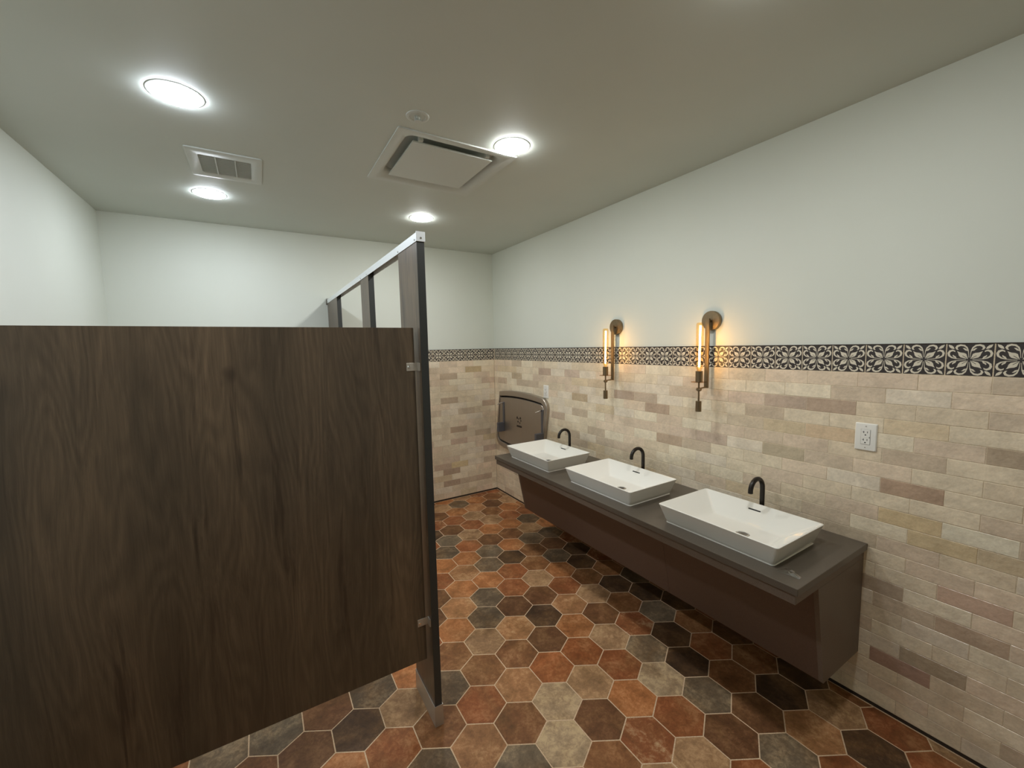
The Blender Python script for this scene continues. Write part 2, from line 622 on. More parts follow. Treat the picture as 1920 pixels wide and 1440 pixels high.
tiles = []
for a in range(-24, 25):
    for b2 in range(-32, 33):
        cx, cy, poly = hex_poly(a, b2, HS-GAP/0.866*0.5*1.0)
        if not (XL-0.13 < cx < 0.13 and YF-0.13 < cy < YB+0.13):
            continue
        full = all(XL+0.002 < x < -0.010 and YF+0.002 < y < YB-0.010 for x, y in poly)
        if not full:
            poly = clip(poly, 0, XL+0.002, False)
            if len(poly) > 2: poly = clip(poly, 0, -0.007, True)
            if len(poly) > 2: poly = clip(poly, 1, YF+0.002, False)
            if len(poly) > 2: poly = clip(poly, 1, YB-0.007, True)
            if len(poly) < 3: continue
            A = 0.5*abs(sum(poly[i][0]*poly[(i+1) % len(poly)][1] - poly[(i+1) % len(poly)][0]*poly[i][1] for i in range(len(poly))))
            if A < 4e-4: continue
        pp = [project((x, y, 0)) for x, y in poly]
        area = 0.0
        if all(pp) and any(-20 < q[0] < 1940 and -20 < q[1] < 1460 for q in pp):
            area = 0.5*abs(sum(pp[i][0]*pp[(i+1) % len(pp)][1] - pp[(i+1) % len(pp)][0]*pp[i][1] for i in range(len(pp))))
            if cx < -1.85 and cy > 2.3:
                area *= 0.02        # behind the stall panel
        tiles.append((area, a, b2, cx, cy, poly, full))
tiles.sort(key=lambda t: -t[0])

bm = bmesh.new()
tile_prism(bm, [(x-HG[0], y-HG[1]) for x, y in hex_poly(0, 0, HS-GAP/0.866*0.5)[2]], 0, 0)
hex_me = make_mesh('hex_tile', bm, M_HEX)
rnd = random.Random(11)
keys = list('OoRBKDGTMrg') + ['O', 'T', 'B', 'R']
stuff_bm = bmesh.new()
lay = stuff_bm.loops.layers.float_color.new('tile_color')
for i, (area, a, b2, cx, cy, poly, full) in enumerate(tiles):
    key = HT.get((a, b2)) or rnd.choice(keys)
    (r_, g_, b_), al = TONES[key]
    j = rnd.uniform(0.93, 1.07)
    c = srgb(r_*j, g_*j, b_*j)
    if i < 300:
        if full:
            o = place('hex_tile', hex_me, floor, (cx, cy, rnd.uniform(-0.0003, 0.0002)))
        else:
            mx = sum(p[0] for p in poly)/len(poly); my = sum(p[1] for p in poly)/len(poly)
            bm = bmesh.new()
            tile_prism(bm, [(x-mx, y-my) for x, y in poly], 0, 0)
            o = obj('hex_tile', bm, M_HEX, floor, (mx, my, 0))
        o.color = (c[0], c[1], c[2], al)
    else:
        mx = sum(p[0] for p in poly)/len(poly); my = sum(p[1] for p in poly)/len(poly)
        for f in tile_prism(stuff_bm, poly, mx, my):
            for lp in f.loops:
                lp[lay] = c
o = obj('hex_tile_field', stuff_bm, M_HEX_ST, floor)
o['kind'] = 'stuff'

# ------------------------------------------------------------------ brick tiles on the walls
ROT_R = Matrix(((0, 0, -1), (-1, 0, 0), (0, 1, 0))).to_euler()   # local x -> -y, y -> z, z -> -x
ROT_B = Matrix(((1, 0, 0), (0, 0, -1), (0, 1, 0))).to_euler()    # local x -> x, y -> z, z -> -y
JG = 0.0016

def brick_verts(w, h, rn):
    """chamfered tile, local frame: x right, y up, z out of the wall (face at z = 0)"""
    hw, hh = w/2-JG/2, h/2-JG/2
    e = lambda: rn.uniform(-0.0005, 0.0005)
    q = [(-hw+e(), -hh+e()), (hw+e(), -hh+e()), (hw+e(), hh+e()), (-hw+e(), hh+e())]
    c = 0.0014
    s = [(-1, -1), (1, -1), (1, 1), (-1, 1)]
    r0 = [(x, y, -0.007) for x, y in q]
    r1 = [(x, y, -0.0014) for x, y in q]
    r2 = [(x - sx*c, y - sy*c, 0.0) for (x, y), (sx, sy) in zip(q, s)]
    return r0 + r1 + r2
BF = [(0, 1, 5, 4), (1, 2, 6, 5), (2, 3, 7, 6), (3, 0, 4, 7), (4, 5, 9, 8), (5, 6, 10, 9), (6, 7, 11, 10), (7, 4, 8, 11), (8, 9, 10, 11)]
_bc = {}
rb = random.Random(5)
def brick_mesh(w, h, k):
    key = (round(w, 3), round(h, 3), k)
    if key not in _bc:
        me = bpy.data.meshes.new('brick')
        me.from_pydata(brick_verts(w, h, rb), [], BF)
        me.materials.append(M_BRICK)
        _bc[key] = me
    return _bc[key]

PAL = [((192, 180, 156), 26), ((202, 193, 170), 20), ((184, 170, 146), 18), ((194, 176, 154), 12), ((180, 162, 142), 9),
       ((170, 154, 134), 6), ((194, 185, 168), 10), ((158, 142, 122), 4), ((186, 168, 136), 5)]
bag = [c for c, n in PAL for _ in range(n)]
# tiles whose tone can be read in the photograph (row, index along the wall)
RT = {(3,3):(160,142,126),(3,2):(154,134,116),(7,3):(156,144,122),(8,0):(148,124,104),(5,-1):(146,130,110),(5,7):(152,132,114),
      (4,8):(158,140,124),(3,4):(184,166,148),(5,3):(176,160,132),(5,2):(180,158,130),(5,4):(176,162,140),(10,0):(182,162,126),(11,0):(180,162,128),
      (11,-1):(176,160,132),(6,0):(196,188,166)}
RPX = [((1020, 696), (158, 138, 122)), ((967, 704), (162, 146, 122)), ((1087, 746), (160, 142, 116)), ((1072, 701), (170, 152, 136)),
       ((941, 714), (168, 150, 130)), ((1051, 781), (164, 146, 128)), ((1642, 1087), (156, 128, 112)), ((1655, 1112), (150, 134, 116)),
       ((1704, 1258), (140, 112, 98)), ((1810, 1139), (168, 142, 124)), ((1846, 1190), (158, 138, 118)), ((1784, 996), (182, 162, 124)),
       ((1792, 1005), (196, 190, 170)), ((1238, 824), (158, 138, 118)), ((1283, 817), (182, 164, 146)), ((1690, 1234), (146, 132, 112)),
       ((1110, 712), (174, 158, 134)), ((1190, 738), (166, 150, 132)), ((1350, 826), (164, 146, 130)), ((1570, 985), (160, 146, 126)),
       ((1500, 965), (176, 162, 142)), ((1665, 868), (170, 154, 134))]
BPX = [((841, 707), (158, 140, 120)), ((890, 692), (164, 144, 110)), ((842, 752), (156, 138, 118)), ((905, 714), (172, 152, 134)),
       ((917, 756), (162, 142, 124)), ((861, 805), (150, 130, 110)), ((903, 810), (164, 146, 124)), ((848, 886), (148, 128, 110)),
       ((848, 908), (148, 128, 110)), ((908, 894), (160, 142, 124)), ((830, 876), (164, 144, 126)), ((875, 872), (186, 168, 130)),
       ((918, 818), (180, 162, 130)), ((860, 828), (172, 150, 132)), ((885, 919), (180, 166, 138)), ((915, 838), (166, 146, 130))]

def unproject(px, axis, val):
    d = fw + rt*((px[0]-960)/F_PX) - up*((px[1]-720)/F_PX)
    t = (val - CAM[axis])/d[axis]
    return CAM + d*t

def row_index(z):
    return int((Z_BOT - z)//ROW) + 1
YJ = 0.36629
XJ = -0.675
for px, c in RPX:
    p = unproject(px, 0, 0.0); n = row_index(p.z)
    RT[(n, int(math.floor((p.y-YJ)/BRICK - (0 if n % 2 else 0.5))))] = c
BT = {}
for px, c in BPX:
    p = unproject(px, 1, YB); n = row_index(p.z)
    BT[(n, int(math.floor((p.x-XJ)/BRICK - (0 if n % 2 else 0.5))))] = c

def lay_bricks(wall, u0, u1, phase, right, known, rnd2, limit, shade=1.0):
    cells = []
    for n in range(1, 24):
        zt = Z_BOT - ROW*(n-1)
        zb = zt - ROW
        off = 0 if n % 2 else 0.5
        m0 = int(math.floor((u0-phase)/BRICK - off)) - 1
        for m in range(m0, m0 + int((u1-u0)/BRICK) + 4):
            a = phase + BRICK*(m+off)
            c = a + BRICK
            a, c = max(a, u0), min(c, u1)
            if c - a < 0.012: continue
            mid = (a+c)/2
            P = (lambda u, z: (0.0, u, z)) if right else (lambda u, z: (u, YB, z))
            pts = [project(P(a, zb)), project(P(c, zb)), project(P(c, zt)), project(P(a, zt))]
            area = 0
            if all(pts) and any(-5 < q[0] < 1925 and -5 < q[1] < 1445 for q in pts):
                area = 0.5*abs(sum(pts[i][0]*pts[(i+1) % 4][1] - pts[(i+1) % 4][0]*pts[i][1] for i in range(4)))
            if right:
                if 0.78 < mid < 3.0 and zt < 0.74: area *= 0.001
                if 3.3 < mid and 0.6 < zb and zt < 1.15: area *= 0.001
            elif mid < -1.62: area *= 0.001
            cells.append([area, n, m, a, c, zb, zt])
    cells.sort(key=lambda t: -t[0])
    sb = bmesh.new()
    lay2 = sb.loops.layers.float_color.new('tile_color')
    for i, (area, n, m, a, c, zb, zt) in enumerate(cells):
        col = known.get((n, m))
        if col is None:
            col = rnd2.choice(bag)
            j = rnd2.uniform(0.985, 1.02)
            col = tuple(v*j for v in col)
        k_ = 0.42 if (n, m) not in known else 0.18
        lc = srgb(*[min(245, (v*(1-k_) + w_*k_)*1.20) for v, w_ in zip(col, (192, 178, 158))])
        w = c-a
        dz = rnd2.uniform(-0.0006, 0.0004)
        ctr = Vector((-dz, (a+c)/2, (zb+zt)/2)) if right else Vector(((a+c)/2, YB-dz, (zb+zt)/2))
        if i < limit and area > 1:
            o = place('brick', brick_mesh(w, ROW, rnd2.randrange(4) if w > BRICK-0.001 else 9), wall, ctr, ROT_R if right else ROT_B)
            o.color = lc
        else:
            M = (ROT_R if right else ROT_B).to_matrix()
            vs = [sb.verts.new(ctr + M @ Vector(v)) for v in brick_verts(w, ROW, rb)]
            for f in BF:
                face = sb.faces.new([vs[k] for k in f])
                for lp in face.loops: lp[lay2] = lc
    o = obj('brick_field', sb, M_BRICK_ST, wall)
    o['kind'] = 'stuff'

Y_NEAR = -0.80
lay_bricks(wall_right, Y_NEAR, YB-0.0001, YJ, True, RT, random.Random(21), 300)
lay_bricks(wall_back, XL+0.001, -0.001, XJ, False, BT, random.Random(22), 300)
Z_LOW = Z_BOT - 23*ROW
b = bmesh.new(); box(b, 0.0012, 0.0079, Y_NEAR, YB, Z_LOW, Z_TOP-0.001); obj('grout', b, M_WGROUT, wall_right)
b = bmesh.new(); box(b, XL, 0.0, YB+0.0012, YB+0.0079, Z_LOW, Z_TOP-0.001); obj('grout', b, M_WGROUT, wall_back)

# ------------------------------------------------------------------ patterned border tiles
def border_mesh():
    bm = bmesh.new()
    hw, hh = 0.0616, 0.0615
    c = 0.0010
    vs = [bm.verts.new(v) for v in
          [(-hw, -hh, -0.007), (hw, -hh, -0.007), (hw, hh, -0.007), (-hw, hh, -0.007),
           (-hw, -hh, -0.001), (hw, -hh, -0.001), (hw, hh, -0.001), (-hw, hh, -0.001),
           (-hw+c, -hh+c, 0), (hw-c, -hh+c, 0), (hw-c, hh-c, 0), (-hw+c, hh-c, 0)]]
    for f in BF:
        bm.faces.new([vs[k] for k in f])
    zc, zs = 0.00025, 0.0004
    def poly(pts, mi, z):
        for sx in (1, -1):
            for sy in (1, -1):
                v = [bm.verts.new((x*hw*sx, y*hh*sy, z)) for x, y in pts]
                if sx*sy < 0: v.reverse()
                f = bm.faces.new(v); f.material_index = mi
    def strip(cl, ws, mi, z, swap=False):
        lft, rgt = [], []
        for i, (x, y) in enumerate(cl):
            a = cl[max(0, i-1)]; d = cl[min(len(cl)-1, i+1)]
            tx, ty = d[0]-a[0], d[1]-a[1]
            l = sqrt(tx*tx+ty*ty) or 1
            nx, ny = -ty/l, tx/l
            w = ws[i]/2
            lft.append((x+nx*w, y+ny*w)); rgt.append((x-nx*w, y-ny*w))
        for i in range(len(cl)-1):
            q = [lft[i], rgt[i], rgt[i+1], lft[i+1]]
            if swap: q = [(y, x) for x, y in q][::-1]
            poly(q, mi, z)
    # central petal (convex fan pieces) and its slit
    petal = [(0.05, 0.05), (0.10, 0.22), (0.14, 0.37), (0.24, 0.43), (0.40, 0.46), (0.55, 0.54), (0.49, 0.40), (0.46, 0.26), (0.38, 0.15), (0.23, 0.10)]
    poly(petal, 1, zc)
    poly([(0.10, 0.08), (0.31, 0.25), (0.29, 0.27), (0.08, 0.10)], 0, zs)
    # curls: stem up the axis, over and down into a hook
    cl = [(0.03, 0.14), (0.04, 0.36), (0.065, 0.58), (0.13, 0.76), (0.25, 0.89), (0.41, 0.92), (0.54, 0.86), (0.59, 0.75), (0.55, 0.66), (0.49, 0.63)]
    ws = [0.02, 0.025, 0.04, 0.075, 0.10, 0.11, 0.12, 0.11, 0.07, 0.02]
    hook = [(0.08, 0.56), (0.17, 0.62), (0.24, 0.70), (0.30, 0.72)]
    hws = [0.03, 0.09, 0.07, 0.02]
    for sw in (False, True):
        strip(cl, ws, 1, zc, sw)
        strip(hook, hws, 1, zc, sw)
    # corner leaf
    poly([(0.67, 0.67), (0.70, 0.79), (0.79, 0.90), (0.95, 0.96), (0.90, 0.79), (0.79, 0.70)], 1, zc)
    me = bpy.data.meshes.new('border_tile')
    bm.to_mesh(me); bm.free()
    me.materials.append(M_PRINT_D); me.materials.append(M_PRINT_C)
    return me
BM = border_mesh()
zc_b = (Z_TOP+Z_BOT)/2
TP = 0.12713
k0 = int(math.floor((Y_NEAR-0.36675)/TP))
y = 0.36675 + TP*k0 + TP/2
while y < YB - 0.03:
    place('border_tile', BM, wall_right, (0.0, y, zc_b), ROT_R)
    y += TP
x = -0.0475
while x > XL+0.03:
    place('border_tile', BM, wall_back, (x, YB, zc_b), ROT_B)
    x -= 0.1271
b = bmesh.new(); box(b, -0.0015, 0.0079, Y_NEAR-0.002, YB, Z_TOP-0.0008, Z_TOP+0.0018); obj('edge_strip', b, M_TRIM, wall_right)
b = bmesh.new(); box(b, XL, -0.0016, YB-0.0015, YB+0.0079, Z_TOP-0.0008, Z_TOP+0.0018); obj('edge_strip', b, M_TRIM, wall_back)
# dark recessed strip under the lowest course
b = bmesh.new(); box(b, 0.001, 0.0079, Y_NEAR, YB, -0.002, Z_LOW-0.0005); struct('baseboard_right', b, M_TRIM)
b = bmesh.new(); box(b, XL+0.001, 0.0, YB+0.001, YB+0.0079, -0.002, Z_LOW-0.0005); struct('baseboard_back', b, M_TRIM)

# ================================================================== CEILING FIXTURES
def ceiling_lamp(x, y, label, lens_m):
    t = thing('ceiling_light', label, 'ceiling light', (x, y, ZC), 'round recessed lamps in the ceiling')
    bm = bmesh.new()
    lathe(bm, [(0.096, 0.0), (0.095, -0.0015), (0.090, -0.0028), (0.087, -0.0028), (0.085, -0.002), (0.085, 0.0)], 48, cap=False)
    obj('trim_ring', bm, M_WPAINT, t, smooth=True)
    bm = bmesh.new()
    prof = [(0.0872, -0.0026)] + [(0.0870*cos(a), -0.0035-0.013*sin(a)) for a in [radians(q) for q in (10, 25, 40, 55, 70, 84)]]
    lathe(bm, prof, 48, cap=False)
    bm.faces.new([v for v in bm.verts if abs(v.co.z - prof[-1][1]) < 1e-6])
    obj('lens', bm, lens_m, t, smooth=True)
    return t
ceiling_lamp(-2.548, 2.209, 'large looking round recessed lamp at the upper left of the ceiling', M_LENS_C)
ceiling_lamp(-2.540, 3.442, 'round recessed lamp beyond the exhaust grille, nearest the back left corner', M_LENS_C)
ceiling_lamp(-1.142, 3.292, 'small looking round recessed lamp above the end of the stall headrail', M_LENS_W)
ceiling_lamp(-1.126, 1.918, 'round recessed lamp touching the corner of the square air diffuser', M_LENS_W)
ceiling_lamp(-1.10, 0.62, 'round recessed lamp above the near end of the room', M_LENS_W)
ceiling_lamp(-2.55, 1.22, 'round recessed lamp above the left near part of the room', M_LENS_C)

# square plaque diffuser
t = thing('air_diffuser', 'square white ceiling air diffuser with a flat centre plaque and dark gap', 'vent', (HV[0], HV[1], ZC))
bm = bmesh.new()
def sq(h, z, r=0.02): return [(x, y, z) for x, y in rrect(h, h, r, 4)]
loft(bm, [sq(0.331, 0.0, 0.006), sq(0.331, -0.006, 0.006), sq(0.298, -0.007, 0.01), sq(0.276, 0.001, 0.05), sq(0.256, 0.022, 0.06), sq(0.250, 0.040, 0.06)], False, False)
obj('flange', bm, M_WPAINT, t, smooth=True, angle=50)
bm = bmesh.new()
loft(bm, [sq(0.2285, 0.002, 0.004), sq(0.2295, -0.004, 0.004), sq(0.2275, -0.0065, 0.004)], True, True)
obj('plaque', bm, M_WPAINT, t)
for sx, sy in ((-1, -1), (1, -1), (-1, 1), (1, 1)):
    bm = bmesh.new()
    box(bm, sx*0.19-0.012, sx*0.19+0.012, sy*0.236-0.012, sy*0.236+0.012, 0.0, 0.03, 0.003)
    obj('hanger_clip', bm, M_WPAINT, t)
bm = bmesh.new(); box(bm, -0.285, 0.285, -0.285, 0.285, 0.040, 0.05); obj('duct_box', bm, M_WPAINT, t)

# exhaust grille
t = thing('exhaust_grille', 'faint white rectangular exhaust grille set flush in the ceiling', 'vent', (-2.418, 2.905, ZC))
bm = bmesh.new()
def rg(hx, hy, z): return [(x, y, z) for x, y in rrect(hx, hy, 0.012, 3)]
loft(bm, [rg(0.172, 0.198, 0.0), rg(0.172, 0.198, -0.006), rg(0.165, 0.191, -0.0075), rg(0.122, 0.130, -0.0075), rg(0.119, 0.127, -0.005), rg(0.119, 0.127, -0.001)], False, False)
obj('frame', bm, M_WPAINT, t, smooth=True)
bm = bmesh.new(); box(bm, -0.118, 0.118, -0.126, 0.126, -0.0015, -0.0008); obj('backing', bm, M_WHITEP, t)
for i in range(17):
    bm = bmesh.new()
    yy = -0.118 + i*0.01475
    vs = [bm.verts.new(p) for p in ((-0.118, yy-0.0045, -0.0050), (0.118, yy-0.0045, -0.0050), (0.118, yy+0.0045, -0.0034), (-0.118, yy+0.0045, -0.0034),
                                   (-0.118, yy-0.0045, -0.0040), (0.118, yy-0.0045, -0.0040), (0.118, yy+0.0045, -0.0024), (-0.118, yy+0.0045, -0.0024))]
    for f in ((0, 1, 2, 3), (4, 5, 6, 7), (0, 1, 5, 4), (2, 3, 7, 6), (1, 2, 6, 5), (0, 3, 7, 4)):
        bm.faces.new([vs[k] for k in f])
    obj('slat', bm, M_WPAINT, t)
bm = bmesh.new()
for xx in (-0.045, 0.045): box(bm, xx-0.003, xx+0.003, -0.126, 0.126, -0.0075, -0.0050)
obj('cross_bar', bm, M_WPAINT, t)

# sprinkler
t = thing('fire_sprinkler', 'small round white fire sprinkler plate beside the square air diffuser', 'sprinkler', (-1.6465, 1.887, ZC))
bm = bmesh.new()
lathe(bm, [(0.052, 0.0), (0.051, -0.003), (0.044, -0.006), (0.037, -0.005), (0.034, -0.001)], 40, cap=False)
obj('escutcheon', bm, M_WPAINT, t, smooth=True)
bm = bmesh.new()
lathe(bm, [(0.034, -0.001), (0.012, -0.002), (0.011, -0.010), (0.007, -0.014), (0.002, -0.014)], 32, cap=True)
obj('nozzle', bm, M_WPAINT, t, smooth=True)
bm = bmesh.new()
for sx in (-1, 1): box(bm, sx*0.013-0.0015, sx*0.013+0.0015, -0.003, 0.003, -0.022, -0.002)
lathe(bm, [(0.015, -0.022), (0.015, -0.0235), (0.004, -0.0235)], 20, cap=True)
obj('deflector', bm, M_WPAINT, t)

# ================================================================== STALL PARTITION
PX0, PX1 = -1.7590, -1.7265
def pilaster(y0, y1, label):
    t = thing('stall_pilaster', label, 'partition', ((PX0+PX1)/2, (y0+y1)/2, 0), 'stall pilasters')
    w, d = (PX1-PX0)/2, (y1-y0)/2
    bm = bmesh.new(); box(bm, -w, w, -d+0.0016, d-0.0016, 0.096, 2.150); obj('board', bm, M_WOOD, t)
    for s in (-1, 1):
        bm = bmesh.new(); ya, yb = sorted((s*d, s*(d-0.0016))); box(bm, -w+0.0003, w-0.0003, ya, yb, 0.096, 2.149); obj('edge_band', bm, M_EDGE, t)
    bm = bmesh.new()
    o, i_ = 0.0035, 0.001
    loft(bm, [[(x, y, z) for x, y in ((-w-o, -d-o), (w+o, -d-o), (w+o, d+o), (-w-o, d+o))] for z in (0.0, 0.098)] +
             [[(x, y, 0.098) for x, y in ((-w-i_, -d-i_), (w+i_, -d-i_), (w+i_, d+i_), (-w-i_, d+i_))]], True, False)
    obj('floor_shoe', bm, M_STEELV, t)
    return t
pilaster(1.646, 1.906, 'tall near end pilaster of the stall front with a steel floor shoe')
pilaster(2.514, 2.728, 'middle pilaster hanging from the headrail between two stall openings')
pilaster(3.651, 4.188, 'far pilaster of the stall front against the back wall')

t = thing('headrail', 'silver aluminium headrail running along the top of the stall front to the back wall', 'rail', ((PX0+PX1)/2, 1.640, 2.128))
w = (PX1-PX0)/2
RL = YB - 1.640 - 0.004
bm = bmesh.new()
prof = [(-w-0.0028, 0.0), (-w-0.0028, 0.034), (-w+0.004, 0.0395), (w-0.004, 0.0395), (w+0.0028, 0.034), (w+0.0028, 0.0),
        (w+0.0008, 0.0), (w+0.0008, 0.0225), (-w-0.0008, 0.0225), (-w-0.0008, 0.0)]
loft(bm, [[(x, y, z) for x, z in prof] for y in (0.003, RL)], True, True)
obj('rail', bm, M_ALU, t)
bm = bmesh.new(); box(bm, -w-0.003, w+0.003, 0.0, 0.0028, 0.0, 0.0395, 0.0008, 1); cap = obj('end_cap', bm, M_ALU, t)
bm = bmesh.new(); cyl(bm, (0, -0.003, 0.0135), (0, 0.001, 0.0135), 0.0042, 12, 0.001); obj('screw', bm, M_CHROME, cap)
bm = bmesh.new()
box(bm, -w-0.012, w+0.012, RL-0.004, RL, -0.012, 0.048, 0.001, 1)
box(bm, -w-0.006, -w-0.003, RL-0.05, RL-0.002, 0.0, 0.040, 0.0006, 1)
box(bm, w+0.003, w+0.006, RL-0.05, RL-0.002, 0.0, 0.040, 0.0006, 1)
obj('wall_bracket', bm, M_CHROME, t)
for yy in (1.66, 1.895, 2.54, 2.70, 3.68, 4.12):
    bm = bmesh.new(); cyl(bm, (-w-0.0055, yy-1.640, 0.008), (-w-0.002, yy-1.640, 0.008), 0.0036, 10, 0.0008); obj('screw', bm, M_CHROME, t)

# side panel of the near stall (faces the camera)
PY = 1.685
t = thing('stall_side_panel', 'wide dark oak laminate stall panel filling the left foreground', 'partition', (-2.52, PY, 0.31))
xa, xb = XL+0.012+2.52, -1.7745+2.52
bm = bmesh.new(); box(bm, xa, xb-0.0012, 0.0, 0.0254, 0.0, 1.4745, 0.0006, 1); obj('board', bm, M_WOOD, t)
bm = bmesh.new(); box(bm, xb-0.0012, xb, 0.0004, 0.025, 0.0006, 1.4738); obj('edge_band', bm, M_EDGE, t)
def bracket(z):
    bm = bmesh.new()
    # plate on the panel face, then a flange turned along the pilaster
    box(bm, xb-0.036, xb+0.0125, -0.0028, -0.0002, z-0.017, z+0.017, 0.0009, 2)
    box(bm, xb+0.0098, xb+0.0150, -0.030, -0.0002, z-0.017, z+0.017, 0.0006, 1)
    o = obj('bracket', bm, M_STEELV, t)
    bm = bmesh.new(); cyl(bm, (xb-0.027, -0.0062, z), (xb-0.027, -0.002, z), 0.0055, 14, 0.0016); obj('screw', bm, M_CHROME, o, smooth=True)
bracket(1.312)
bracket(0.180)
for z in (0.18, 1.31):
    bm = bmesh.new()
    box(bm, xa-0.0115, xa+0.034, -0.0028, -0.0003, z-0.017, z+0.017, 0.0009, 1)
    obj('bracket', bm, M_STEELV, t)

# ================================================================== VANITY
ZT = 0.7636
t = tag(obj('countertop', (lambda bm: (box(bm, -0.6555, -0.0004, 0.700, 3.046, 0.7335, ZT, 0.0022, 2), bm)[1])(bmesh.new()), M_COUNTER),
        'long dark grey countertop slab under the three white sinks', 'countertop')
t = thing('vanity_base', 'dark floating vanity base with a sloping front skirt under the grey countertop', 'vanity', (0, 0, 0.222))
z0 = 0.222
YN, YFAR = 0.712, 3.040
bm = bmesh.new(); box(bm, -0.643, -0.0005, YN, YFAR, 0.690-z0, 0.7285-z0, 0.001, 1)
box(bm, -0.632, -0.0005, YN, YFAR-0.010, 0.7284-z0, 0.7333-z0); obj('front_lip', bm, M_BASE, t)
SX0, SX1, SZ0, SZ1 = -0.357, -0.452, 0.232, 0.690
def sx_at(z): return SX0 + (SX1-SX0)*(z-SZ0)/(SZ1-SZ0)
def skirt(y0, y1):
    bm = bmesh.new()
    q = [(SX0, SZ0), (SX1, SZ1), (SX1+0.02, SZ1), (SX0+0.02, SZ0)]
    loft(bm, [[(x, y, z-z0) for x, z in q] for y in (y0, y1)], True, True)
    obj('skirt_panel', bm, M_SKIRT, t)
YS = 1.490
skirt(YN+0.0185, YS-0.0008)
skirt(YS+0.0008, YFAR-0.0185)
for y0, y1 in ((YN, YN+0.018), (YFAR-0.018, YFAR)):
    bm = bmesh.new()
    q = [(SX0-0.001, SZ0), (SX1-0.001, 0.690), (-0.0005, 0.690), (-0.0005, 0.228)]
    loft(bm, [[(x, y, z-z0) for x, z in q] for y in (y0, y1)], True, True)
    obj('end_panel', bm, M_BASE, t)

# sinks ------------------------------------------------------------
SCX, HXB, HYB = -0.381, 0.2085, 0.295
FX, FY = 0.104, 0.178
def ring(hx, hy, z, r=0.014): return [(x, y, z) for x, y in rrect(hx, hy, r, 5)]
def make_sink(loc, label):
    t = thing('vessel_sink', label, 'sink', loc, 'white rectangular vessel sinks on the countertop')
    bm = bmesh.new()
    rings = [ring(0.1812, 0.2678, 0.0), ring(0.1818, 0.2684, 0.0022), ring(0.1796, 0.2662, 0.0036), ring(0.1798, 0.2664, 0.0070), ring(0.1822, 0.2688, 0.010)]
    for k in range(1, 7):
        f = k/6
        rings.append(ring(0.1822+(HXB-0.1822)*f, 0.2688+(HYB-0.2688)*f, 0.010+0.0845*f))
    rings += [ring(HXB-0.0005, HYB-0.0005, 0.0958), ring(HXB-0.002, HYB-0.002, 0.0965), ring(HXB-0.0065, HYB-0.0065, 0.0965, 0.011), ring(HXB-0.008, HYB-0.008, 0.0955, 0.010)]
    for k in range(1, 9):
        f = k/9
        rings.append(ring(HXB-0.008+(FX-HXB+0.008)*f, HYB-0.008+(FY-HYB+0.008)*f, 0.0955-0.078*f, 0.010+0.004*f))
    rings += [ring(FX-0.004, FY-0.005, 0.0160, 0.016), ring(FX-0.014, FY-0.016, 0.0140, 0.018), ring(0.050, 0.090, 0.0118, 0.02)]
    # ends in a round sink outlet
    n = len(rings[0])
    loft(bm, rings, True, True)
    obj('basin', bm, M_CERAMIC, t, smooth=True, angle=28)
    bm = bmesh.new()
    lathe(bm, [(0.0315, 0.0105), (0.0310, 0.0135), (0.026, 0.0145), (0.004, 0.0140)], 32)
    dr = obj('drain', bm, M_CHROME, t, (-0.015, -0.045, -0.0012), smooth=True)
    bm = bmesh.new()
    for i in range(-4, 5):
        for j in range(-4, 5):
            x, y = i*0.0055 + (0.00275 if j % 2 else 0), j*0.005
            if x*x + y*y < 0.024**2:
                cyl(bm, (x, y, 0.0138), (x, y, 0.01462), 0.0019, 8)
    obj('drain_holes', bm, M_DARK, dr)
    # overflow slot on the wall side of the bowl
    f = 0.30
    x = HXB-0.008+(FX-HXB+0.008)*f
    z = 0.0955-0.078*f
    bm = bmesh.new()
    loft(bm, [[(u, v, w) for u, v in rrect(0.0036, 0.031, 0.0034, 4)] for w in (-0.004, 0.0006)], True, True)
    a = math.atan2(0.078, (HXB-0.008-FX))
    o = obj('overflow_slot', bm, M_DARK, t, (x, 0.0, z), (0, -a, 0))
    return t
s1 = make_sink((SCX, 1.100, ZT), 'nearest and largest looking white rectangular vessel sink, below the near wall outlet')
copy_thing(s1, (SCX, 1.880, ZT), 'middle white rectangular vessel sink of the three')
copy_thing(s1, (SCX, 2.664, ZT), 'farthest white rectangular vessel sink, in front of the changing station')

# faucets ----------------------------------------------------------
def make_faucet(loc, label):
    t = thing('faucet', label, 'faucet', loc, 'black gooseneck faucets behind the sinks')
    R = 0.0570
    zt = 0.2445 - 0.0115 - R
    pts = [(0, 0, 0.0)] + [(0, 0, zt*k/6) for k in range(1, 7)]
    for k in range(1, 19):
        a = radians(10*k)
        pts.append((-R + R*cos(a), 0, zt + R*sin(a)))
    pts += [(-2*R, 0, zt-0.007)]
    bm = bmesh.new(); tube(bm, pts, 0.0115, 20)
    obj('spout', bm, M_BLACK, t, smooth=True, angle=50)
    bm = bmesh.new(); lathe(bm, [(0.022, 0.0), (0.022, 0.004), (0.020, 0.006), (0.0118, 0.006)], 28, cap=False)
    obj('base_ring', bm, M_BLACK, t, smooth=True)
    bm = bmesh.new(); cyl(bm, (-2*R, 0, zt-0.0085), (-2*R, 0, zt-0.0065), 0.0085, 18); obj('aerator', bm, M_DARK, t)
    return t
f1 = make_faucet((-0.139, 1.100, ZT), 'nearest matte black gooseneck faucet, behind the nearest sink')
copy_thing(f1, (-0.143, 1.880, ZT), 'middle matte black gooseneck faucet, behind the middle sink')
copy_thing(f1, (-0.141, 2.664, ZT), 'farthest matte black gooseneck faucet, beside the changing station')

